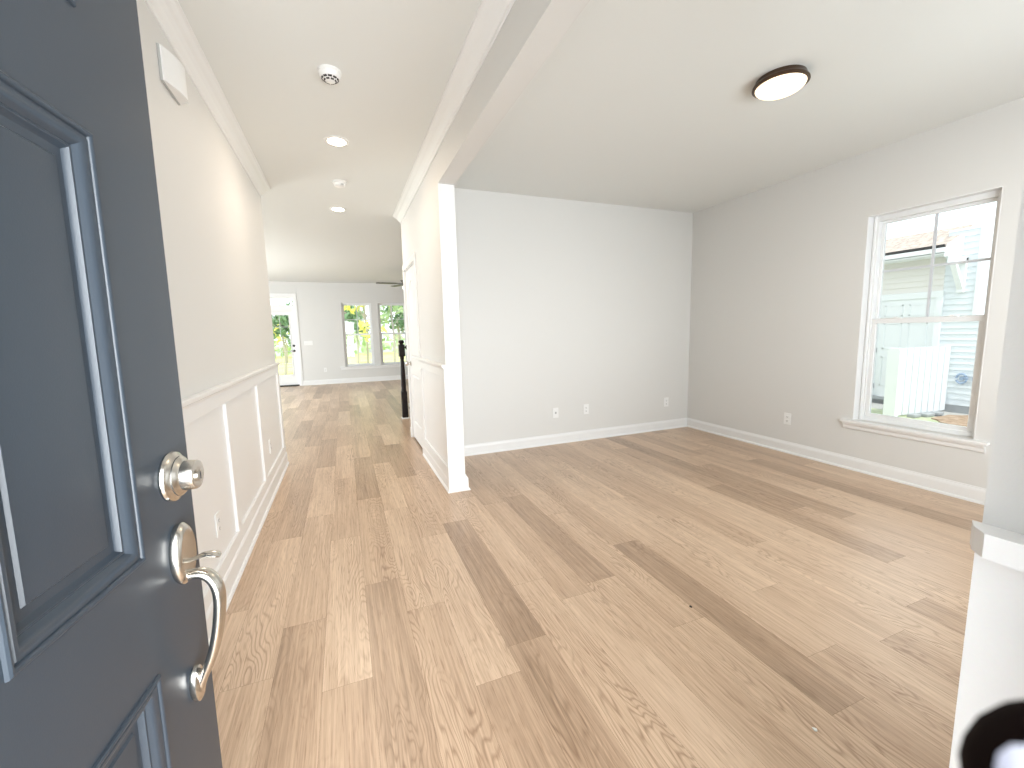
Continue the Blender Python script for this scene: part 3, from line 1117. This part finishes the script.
# ------------------------------------------------------------------ outlets and switches
def plate(name, p, normal, label, cat, group=None, kind='outlet', wd=0.072, ht=0.118, gangs=1):
    """p: centre on the wall; normal: 'x+','x-','y-'"""
    root = empty(name, p, label, cat, group)
    def B(m, d0, d1, s0, s1, za, zb, bev=0.0, seg=1):
        x, y, z = p
        if normal == 'x+':
            return m.box(x + d0, x + d1, y + s0, y + s1, z + za, z + zb, bev, seg)
        if normal == 'x-':
            return m.box(x - d1, x - d0, y + s0, y + s1, z + za, z + zb, bev, seg)
        return m.box(x + s0, x + s1, y - d1, y - d0, z + za, z + zb, bev, seg)
    m = MB()
    B(m, 0, 0.006, -wd / 2, wd / 2, -ht / 2, ht / 2, .0025, 2)
    child(m, 'cover_plate', PLASTIC, root)
    if kind == 'outlet':
        for s in (-1, 1):
            m = MB()
            B(m, 0.0045, 0.0075, -0.0165, 0.0165, s * 0.0205 - 0.0145, s * 0.0205 + 0.0145, .0015)
            r = child(m, 'receptacle', PLASTIC, root)
            m = MB()
            B(m, 0.0072, 0.0080, -0.0080, -0.0055, s * .0205 - .004, s * .0205 + .006)
            B(m, 0.0072, 0.0080, 0.0055, 0.0080, s * .0205 - .004, s * .0205 + .006)
            B(m, 0.0072, 0.0080, -0.0025, 0.0025, s * .0205 - .011, s * .0205 - .006)
            child(m, 'slots', SLOT, root, parent=r)
    elif kind == 'jack':
        m = MB()
        B(m, 0.0045, 0.0085, -0.010, 0.010, -0.012, 0.012, .0015)
        child(m, 'jack', GREYSLOT, root)
    else:
        gw = wd / gangs
        for k in range(gangs):
            c = -wd / 2 + gw * (k + .5)
            m = MB()
            B(m, 0.0045, 0.0095, c - 0.0165, c + 0.0165, -0.033, 0.033, .002)
            child(m, 'rocker', PLASTIC, root)
    return root


G = 'wall plates in the front room'
plate('wall_plate', (2.224, YD, 0.366), 'y-', 'leftmost plain white plate low on the back wall', 'wall plate', G, 'jack')
plate('power_outlet', (2.632, YD, 0.372), 'y-', 'middle white outlet low on the back wall, with dark sockets', 'outlet', G)
plate('power_outlet', (3.834, YD, 0.358), 'y-', 'white outlet on the back wall nearest the room corner', 'outlet', G)
plate('power_outlet', (XC, 2.912, 0.353), 'x-', 'white outlet on the window wall between corner and window', 'outlet', G)
plate('power_outlet', (XA + 0.003, 2.416, 0.386), 'x+', 'white outlet in the left hall wainscot panel nearest the door handle', 'outlet')
plate('power_outlet', (XA + 0.003, 4.05, 0.383), 'x+', 'white outlet in the last wainscot panel at the end of the left wall', 'outlet')
plate('power_outlet', (-0.511, YE, 0.395), 'y-', 'white outlet on the far wall left of the windows', 'outlet')
plate('light_switch', (-0.875, YE, 1.138), 'y-', 'wide white switch plate beside the patio door', 'light switch', None, 'switch', 0.208, 0.118, 4)

# ------------------------------------------------------------------ stairs, newel, fan
def stairs():
    root = empty('staircase', (0.86, 6.05, 0), 'staircase foot behind the dark post at the hall end', 'staircase')
    for k in range(4):
        x0 = 0.90 + 0.26 * k
        m = MB().box(x0, x0 + .26, YR + .01, 6.60, 0, 0.185 * (k + 1) - 0.03, .002)
        child(m, 'riser', TRIM, root)
        m = MB().box(x0 - 0.025, x0 + 0.26, YR + .01, 6.60, 0.185 * (k + 1) - 0.03, 0.185 * (k + 1), .008, 2)
        child(m, 'tread', TREAD, root)
    m = MB().prism([(0.885, 0), (2.0, 0), (2.0, 1.02), (0.885, 0.22)], 'y', 6.60, 6.70)
    child(m, 'stringer', TRIM, root)
    x, y = 0.822, 6.655
    m = MB().tube([(x + .062, y, 1.085), (x + .09, y, 1.110), (x + .14, y, 1.150), (x + 1.1, y, 1.81)], 0.033, 12, ((0, 1, 0), .9, 1.0))
    child(m, 'handrail', ESPRESSO, root, smooth=True)
    for k in range(7):
        bx = x + 0.2 + 0.125 * k
        zb = 0.22 + (bx - 0.875) * (0.80 / 1.125)
        zt = 1.125 + (bx - x - .14) * (0.685 / .96)
        m = MB().box(bx - .016, bx + .016, y - .016, y + .016, zb - .01, zb + .2).lathe(
            [(0.014, zb + .2), (0.012, zb + .3), (0.009, zt - .1), (0.010, zt)], (bx, y, 0), 'z', 12)
        child(m, 'baluster', TRIM, root, label='white baluster')


stairs()


def newel():
    x, y = 0.822, 6.655
    root = empty('newel_post', (x, y, 0), 'dark espresso turned newel post with handrail at the end of the hall', 'newel post')
    s = 0.043
    m = MB().box(x - s, x + s, y - s, y + s, 0.0, 0.43, .003)
    m.box(x - s, x + s, y - s, y + s, 0.975, 1.155, .003)
    m.lathe([(0.042, 0.428), (0.036, 0.445), (0.039, 0.46), (0.034, 0.475), (0.037, 0.52), (0.035, 0.70), (0.028, 0.90), (0.026, 0.93),
             (0.034, 0.945), (0.030, 0.96), (0.041, 0.978)], (x, y, 0), 'z', 24)
    m.lathe([(0.030, 1.153), (0.026, 1.165), (0.040, 1.178), (0.044, 1.195), (0.038, 1.212), (0.020, 1.222), (0.003, 1.224)], (x, y, 0), 'z', 24)
    child(m, 'post', ESPRESSO, root, smooth=True)
    m = MB().box(x - .056, x + .056, y - .056, y + .056, 0, 0.02, .004)
    child(m, 'base_trim', TRIM, root, label='white shoe at the foot')


newel()


def fan():
    hx, hy, hz = 1.40, 9.80, 2.43
    root = empty('ceiling_fan', (hx, hy, H), 'dark ceiling fan in the far room, mostly behind the hall wall', 'ceiling fan')
    m = MB().lathe([(0.06, H), (0.065, H - .03), (0.02, H - .06), (0.014, H - .07), (0.014, hz + .10), (0.05, hz + .09), (0.10, hz + .05), (0.11, hz), (0.09, hz - .05)], (hx, hy, 0), 'z', 28)
    child(m, 'motor', FANM, root, smooth=True)
    m = MB().lathe([(0.085, hz - .05), (0.10, hz - .08), (0.085, hz - .12), (0.04, hz - .145), (0.004, hz - .15)], (hx, hy, 0), 'z', 28)
    child(m, 'lamp_bowl', FANLT, root, smooth=True, label='white lamp bowl')
    for k in range(5):
        a = R(180 + 4 + 72 * k)
        d = Vector((math.cos(a), math.sin(a), 0))
        n = Vector((-d.y, d.x, 0.10)).normalized()
        bm = MB()
        P = []
        for (s, wv) in ((0.10, .022), (0.20, .03), (0.24, .058), (0.45, .064), (0.62, .062), (0.655, .05), (0.665, .02)):
            P.append((s, wv))
        top = []
        for side in (1, -1):
            row = []
            for s, wv in P:
                row.append(Vector((hx, hy, hz)) + d * s + n * (wv * side))
            top.append(row)
        vs = top[0] + top[1][::-1]
        N = len(vs)
        vv = [v + Vector((0, 0, .003)) for v in vs] + [v - Vector((0, 0, .003)) for v in vs]
        f = [tuple(range(N)), tuple(range(2 * N - 1, N - 1, -1))] + [(i, (i + 1) % N, N + (i + 1) % N, N + i) for i in range(N)]
        bm._add(vv, f)
        child(bm, 'blade', FANM, root)


fan()

# ------------------------------------------------------------------ small scraps on the floor
def scrap(name, p, r, material, label, cat, seed):
    rnd = random.Random(seed)
    m = MB()
    n = 7
    pts = [(p[0] + r * rnd.uniform(.6, 1.1) * math.cos(2 * math.pi * k / n), p[1] + r * 1.5 * rnd.uniform(.6, 1.1) * math.sin(2 * math.pi * k / n)) for k in range(n)]
    m.prism(pts, 'z', 0.0, 0.004)
    tag(m.build(name, material, origin=(p[0], p[1], 0)), label, cat)


scrap('wood_chip', (1.437, 1.407), 0.006, REDCHIP, 'tiny dark chip lying on the floor planks', 'chip', 1)
scrap('paper_scrap', (1.338, 0.778), 0.006, PLASTIC, 'tiny white scrap lying on the floor near the right edge', 'scrap', 2)

# ------------------------------------------------------------------ outdoors
GZ = -0.35
struct(MB().box(-60, 70, -30, 90, GZ - 0.2, GZ - .01), 'ground', SOIL, 'pale ground around the house', 'ground')
struct(MB().box(-30, 4.4, YE + 0.6, 42, GZ, GZ + 0.02), 'lawn', LAWN, 'bright yellow-green back lawn beyond the far windows', 'lawn')
struct(MB().box(-3.0, 5.2, -3.0, -0.16, 2.85, 3.0).box(-4.4, 4.45, -0.16, YE + 0.5, 3.0, 3.1), 'sun_blocking_roof', EXTW, 'unseen roof added to keep sun out of the front openings', 'roof')  # overhang added out of view to block the sun


def neighbour():
    X = 10.4
    root = empty('neighbour_house', (X, 6, GZ), 'pale sided house beyond the fence seen through the front-room window', 'house')
    # lap siding: saw-tooth profile extruded along y
    def siding(y0, y1, z0, z1, pitch=0.108):
        poly = [(X + 0.15, z0)]
        z = z0
        while z < z1 - 1e-6:
            zt = min(z + pitch, z1)
            poly += [(X - 0.016, z), (X, zt)]
            z = zt
        poly += [(X + 0.15, z1)]
        return MB().prism(poly, 'y', y0, y1)
    m = siding(3.98, 4.42, -0.22, 2.95)
    child(m, 'siding', SIDING, root)
    m = siding(2.6, 3.98, -0.22, 1.34)  # wall cut low so sky above stands in for blown-out white
    child(m, 'cut_siding', SIDING, root)
    m = siding(4.42, 9.0, 1.88, 2.72)
    child(m, 'upper_siding', SIDING2, root, label='cream siding under the eave')
    m = siding(5.46, 9.0, -0.22, 1.88)
    child(m, 'rear_siding', SIDING, root)
    m = MB().box(X - 0.01, X + .15, 2.6, 9.0, GZ - .05, -0.22)
    child(m, 'foundation', CONC, root, label='grey foundation strip')
    m = MB().box(X - 0.030, X + .15, 3.93, 3.99, 1.34, 2.95, .003)
    child(m, 'corner_board', EXTW, root)
    # side walls and core
    m = MB().box(X + .12, X + 7, 3.98, 9.0, GZ, 2.7)
    child(m, 'house_body', SIDING, root)
    # door
    m = MB()
    m.box(X - .04, X, 4.40, 4.50, -0.20, 1.76, .004).box(X - .04, X, 5.40, 5.50, -0.20, 1.76, .004).box(X - .04, X, 4.40, 5.50, 1.76, 1.88, .004)
    child(m, 'door_casing', EXTW, root)
    m = MB().box(X - .012, X + .03, 4.50, 5.40, -0.20, 1.77)
    for (ya, yb) in ((4.60, 4.90), (5.0, 5.30)):
        for (za, zb) in ((0.02, 0.62), (0.78, 1.30), (1.44, 1.66)):
            m.box(X - .022, X - .010, ya, yb, za, za + .02).box(X - .022, X - .010, ya, yb, zb - .02, zb)
            m.box(X - .022, X - .010, ya, ya + .02, za, zb).box(X - .022, X - .010, yb - .02, yb, za, zb)
    dr = child(m, 'side_door', EXTW, root, label='white panelled side door')
    for zc in (0.0, 0.75, 1.5):
        m = MB().box(X - .03, X - .005, 5.385, 5.405, zc - .05, zc + .05)
        child(m, 'hinge', CONC, root, parent=dr)
    m = MB().box(X - .10, X + .02, 4.45, 5.50, -0.27, -0.20, .004)
    child(m, 'door_step', CONC, root)
    # roof: eave toward us, rising away
    def roofz(x):
        return 2.66 + (x - 10.0) * 0.47
    m = MB().prism([(9.98, 2.66), (10.9, roofz(10.9)), (12.0, roofz(10.9) - .5), (12.0, 2.55), (9.98, 2.60)], 'y', 4.26, 9.2)
    rf = child(m, 'roof', SHINGLE, root, label='tan shingled roof')
    m = MB().box(9.93, 9.99, 4.26, 9.2, 2.53, 2.61, .004)
    m.box(9.965, 10.4, 4.26, 9.2, 2.50, 2.52)
    child(m, 'gutter', EXTW, root, parent=rf)
    m = MB().box(9.95, 9.98, 4.28, 9.2, 2.612, 2.668)
    child(m, 'drip_edge', BLACKM, root, parent=rf, label='dark roof edge line')
    m = MB().prism([(9.92, 2.45), (9.98, 2.655), (10.9, roofz(10.9)), (10.9, roofz(10.9) - .26), (10.2, 2.36)], 'y', 4.20, 4.26)
    child(m, 'rake_board', EXTW, root, parent=rf)
    # gable bracket
    m = MB()
    m.box(X - .07, X + .0, 4.12, 4.22, 1.82, 2.45, .004).box(X - .45, X, 4.12, 4.22, 2.33, 2.43, .004)
    m.prism([(X - .40, 2.33), (X - .32, 2.33), (X - .05, 1.95), (X - .05, 1.85)], 'y', 4.13, 4.21)
    child(m, 'gable_bracket', EXTW, root)
    # hose on the wall
    m = MB()
    m.tube([(X - .07, 4.02 + .07 * math.cos(a), 0.28 + .085 * math.sin(a)) for a in [i * 2 * math.pi / 20 * 1.0 for i in range(20)]], .018, 8)
    m.tube([(X, 4.02, .28), (X - .08, 4.02, .28)], .03, 8)
    m.box(X - .10, X - .05, 3.79, 3.87, 0.24, 0.32, .004)
    child(m, 'hose_bib', HOSE, root, label='blue grey hose fitting on the wall')


neighbour()


def screen_fence():
    root = empty('privacy_screen', (9.6, 4.25, GZ), 'low white board privacy screen outside the front-room window', 'fence')
    n = 8
    x0, x1 = 9.00, 10.36
    ang = (4.20 - 4.30) / (x1 - x0)
    for k in range(n):
        a, b = x0 + (x1 - x0) * k / n, x0 + (x1 - x0) * (k + 1) / n
        yc = 4.30 + ang * (a - x0)
        m = MB().box(a + .006, b - .006, yc, yc + .022, GZ + .02, 0.865, .003)
        child(m, 'board', FENCEW, root)
    m = MB().box(8.90, 9.0, 4.27, 4.45, GZ, 0.83, .004)
    m.prism([(4.27, 0.83), (4.45, 0.83), (4.43, 0.87), (4.29, 0.87)], 'x', 8.90, 9.0)
    child(m, 'post', EXTW, root)
    m = MB().box(9.001, x1, 4.3235, 4.36, 0.5, 0.59).box(9.001, x1, 4.3235, 4.36, -.2, -.11)
    child(m, 'rail', FENCEW, root)


screen_fence()
tag(MB().box(6.2, 9.6, 1.0, 7.0, GZ - .01, GZ).build('side_lawn', SIDEGRASS), 'strip of green grass between the window and the neighbouring house', 'grass', kind='stuff')


def dirt_bed():
    m = MB()
    rnd = random.Random(5)
    pts = []
    for i in range(22):
        a = 2 * math.pi * i / 22
        pts.append((9.60 + .66 * math.cos(a) * rnd.uniform(.88, 1.08), 3.36 + .66 * math.sin(a) * rnd.uniform(.88, 1.08)))
    m.prism(pts, 'z', GZ, GZ + .02)
    tag(m.build('dirt_bed', DIRT, origin=(9.85, 3.55, GZ)), 'patch of brown dirt at the foot of the white screen', 'dirt', kind='stuff')


dirt_bed()
for k, (px, py, s) in enumerate(((9.25, 4.16, .10), (9.52, 4.10, .13), (9.80, 4.08, .09))):
    m = MB().box(px - s, px + s, py - .06, py + .06, GZ, GZ + .06, .015, 2)
    tag(m.build('paving_stone', CONC, origin=(px, py, GZ)), ('grey stone at the foot of the screen, nearest its post', 'middle grey stone at the foot of the white screen',
                                                          'grey stone at the foot of the screen, by the dirt')[k], 'stone', 'stones under the white screen')


def tree(x, y, h, blobs, leaf, label, seed, trunk_r=0.055, leaves=1500, size=0.16, group='trees behind the house', fork=True):
    rnd = random.Random(seed)
    root = empty('tree', (x, y, GZ), label, 'tree', group)
    m = MB()
    m.tube([(x, y, GZ), (x + .05, y, GZ + h * .3), (x - .04, y + .05, GZ + h * .6), (x, y, GZ + h * .9)],
           [trunk_r, trunk_r * .8, trunk_r * .55, trunk_r * .2], 8)
    for i in range(6):
        z = GZ + h * (0.3 + .09 * i)
        a = rnd.uniform(0, 6.28)
        l = h * .22
        m.tube([(x, y, z), (x + math.cos(a) * l * .5, y + math.sin(a) * l * .5, z + l * .35), (x + math.cos(a) * l, y + math.sin(a) * l, z + l * .8)],
               [trunk_r * .35, trunk_r * .22, trunk_r * .1], 6)
    child(m, 'trunk', BARK, root)
    m = MB()
    tot = sum(b[3] ** 2 for b in blobs)
    for (bx, by, bz, br) in blobs:
        n = int(leaves * br * br / tot)
        for _ in range(n):
            v = Vector((rnd.gauss(0, 1), rnd.gauss(0, 1), rnd.gauss(0, 1))).normalized() * br * rnd.uniform(.35, 1.0) ** .6
            c = Vector((x + bx, y + by, GZ + bz)) + v
            t1 = Vector((rnd.gauss(0, 1), rnd.gauss(0, 1), rnd.gauss(0, 1))).normalized()
            t2 = t1.orthogonal().normalized()
            s = size * rnd.uniform(.6, 1.3)
            m._add([c - t1 * s, c + t2 * s * .5, c + t1 * s, c - t2 * s * .5], [(0, 1, 2, 3)])
    o = m.build('foliage', leaf, root, origin=root.location, keep=True)
    return root


def blobs(rnd, n, w, z0, z1, r0, r1):
    return [(rnd.uniform(-w, w), rnd.uniform(-w, w), rnd.uniform(z0, z1), rnd.uniform(r0, r1)) for _ in range(n)]


_r = random.Random(3)
TREES = [
    (0.95, 20.0, 6.0, 0.8, 1.8, 5.2, LEAFY, 'yellow-leaved tree right of centre in the left far window'),
    (0.10, 31.0, 7.2, 1.5, 3.6, 6.8, LEAFY, 'sparse yellow tree high in the left far window'),
    (1.85, 17.5, 5.0, 0.45, 1.8, 4.4, LEAFG, 'green tree at the left side of the right far window'),
    (3.6, 31.0, 7.0, 1.1, 3.4, 6.6, LEAFY, 'yellow tree high in the right far window'),
    (2.75, 23.0, 4.6, 0.6, 1.8, 3.6, LEAFD, 'dark green tree at the right side of the right far window'),
    (0.72, 26.0, 4.0, 0.5, 1.6, 3.2, LEAFD, 'dark green sapling in the middle of the left far window'),
    (-2.35, 20.0, 3.4, 0.6, 1.7, 2.7, LEAFD, 'dark shrubby tree behind the patio door glass'),
    (-3.4, 30.0, 3.6, 1.2, 1.4, 2.5, LEAFY, 'tall pale yellow tree behind the patio door glass'),
]
for i, (x, y, h, wd, z0, z1, lf, lb) in enumerate(TREES):
    tree(x, y, h, blobs(_r, 8, wd, z0, z1, .3, .6), lf, lb, 20 + i, leaves=330)
# soft wall of woodland further off, countless leaves
def woodland():
    rnd = random.Random(77)
    m = MB()
    for _ in range(1000):
        c = Vector((rnd.uniform(-14, 16), rnd.uniform(36, 42), GZ + rnd.uniform(0.2, 2.4) * (0.8 + .3 * math.sin(rnd.random() * 6))))
        t1 = Vector((rnd.gauss(0, 1), rnd.gauss(0, 1), rnd.gauss(0, 1))).normalized()
        t2 = t1.orthogonal().normalized()
        s = 0.32 * rnd.uniform(.6, 1.4)
        m._add([c - t1 * s, c + t2 * s * .6, c + t1 * s, c - t2 * s * .6], [(0, 1, 2, 3)])
    o = m.build('woodland_foliage', LEAFG, keep=True)
    tag(o, 'pale green woodland edge beyond the back lawn', 'woodland', kind='stuff')


woodland()


def far_house():
    root = empty('distant_house', (-1.3, 46, GZ), 'pale house behind the trees in the left far window', 'house')
    m = MB().box(-2.6, 2.0, 44, 50, GZ, 3.2)
    child(m, 'wall', SIDING, root)
    m = MB().prism([(-3.0, 3.2), (2.4, 3.2), (-0.3, 5.2)], 'y', 43.7, 50)
    child(m, 'roof', SHINGLE, root)
    for xx in (-1.9, 0.2):
        m = MB().box(xx, xx + .9, 43.96, 44.0, 0.9, 2.3)
        child(m, 'window', GRID, root)


far_house()

# ------------------------------------------------------------------ the photographer's hand at the lens
def hand():
    # finger tip points to the left across the lower right corner, a few centimetres from the lens
    def C(px, py, d):
        v = _f * F_PX + _rt2 * (px - 512) - _up2 * (py - 384)
        return CAM + v.normalized() * d
    fwd, rt, up = _f, _rt2, _up2
    root_p = C(992, 744, .070)
    root = empty('person', root_p, 'dark blurred fingertip with glossy nail poking into the lower right corner', 'person')
    tip = root_p
    chains = []
    ax = (rt * 0.80 - up * 0.55 - fwd * 0.25).normalized()      # from the tip back to the knuckle
    side = ax.cross(fwd).normalized()
    kn = tip + ax * 0.085
    # index finger, extended
    chains.append(([tip, tip + ax * .012, tip + ax * .030, tip + ax * .055, kn], [.0088, .0100, .0100, .0102, .0118]))
    palm = kn + ax * .045 + side * .02
    wrist = kn + ax * .105 + side * .028
    bm = MB()
    root_o = None
    me = bpy.data.meshes.new('hand')
    verts, edges, rad = [], [], []

    def addv(p, r):
        verts.append(tuple(p - root_p))
        rad.append(r)
        return len(verts) - 1
    iw = addv(wrist + ax * .09, .026)
    iw1 = addv(wrist, .025)
    ip = addv(palm, .026)
    edges += [(iw, iw1), (iw1, ip)]
    last = ip
    for p, r in list(zip(*chains[0]))[::-1]:
        k = addv(p, r)
        edges.append((last, k))
        last = k
    curl = -fwd
    for j in range(1, 4):
        k0 = kn + side * (.018 * j) + ax * (.006 * j)
        pts = [(k0, .0110), (k0 - ax * .028 + curl * .022, .0095), (k0 - ax * .016 + curl * .045, .0088), (k0 + ax * .006 + curl * .046, .0078)]
        last = ip
        for p, r in pts:
            k = addv(p, r)
            edges.append((last, k))
            last = k
    th0 = palm - side * .03 + ax * .01
    last = ip
    for p, r in ((th0 + curl * .012, .014), (th0 - ax * .030 - side * .012 + curl * .03, .0105), (th0 - ax * .055 - side * .008 + curl * .042, .0085)):
        k = addv(p, r)
        edges.append((last, k))
        last = k
    me.from_pydata(verts, edges, [])
    o = bpy.data.objects.new('hand', me)
    COL.objects.link(o)
    o.parent = root
    md = o.modifiers.new('skin', 'SKIN')
    for i, sv in enumerate(me.skin_vertices[0].data):
        sv.radius = (rad[i], rad[i])
        sv.use_root = (i == 0)
    sd = o.modifiers.new('sub', 'SUBSURF')
    sd.levels = 2
    sd.render_levels = 2
    me.materials.append(SKIN)
    md.use_smooth_shade = True
    # nail on the side facing the lens
    nm = MB()
    nc = C(1036, 780, .0580)
    n_ = 12
    ctr = nm.bm.verts.new(nc - fwd * .0010)
    ring = [nm.bm.verts.new(nc + ax * (.0026 * math.cos(2 * math.pi * k / n_)) + side * (.0022 * math.sin(2 * math.pi * k / n_))) for k in range(n_)]
    for k in range(n_):
        nm.bm.faces.new((ctr, ring[k], ring[(k + 1) % n_]))
    child(nm, 'fingernail', NAIL, root, smooth=True, label='glossy nail')


hand()
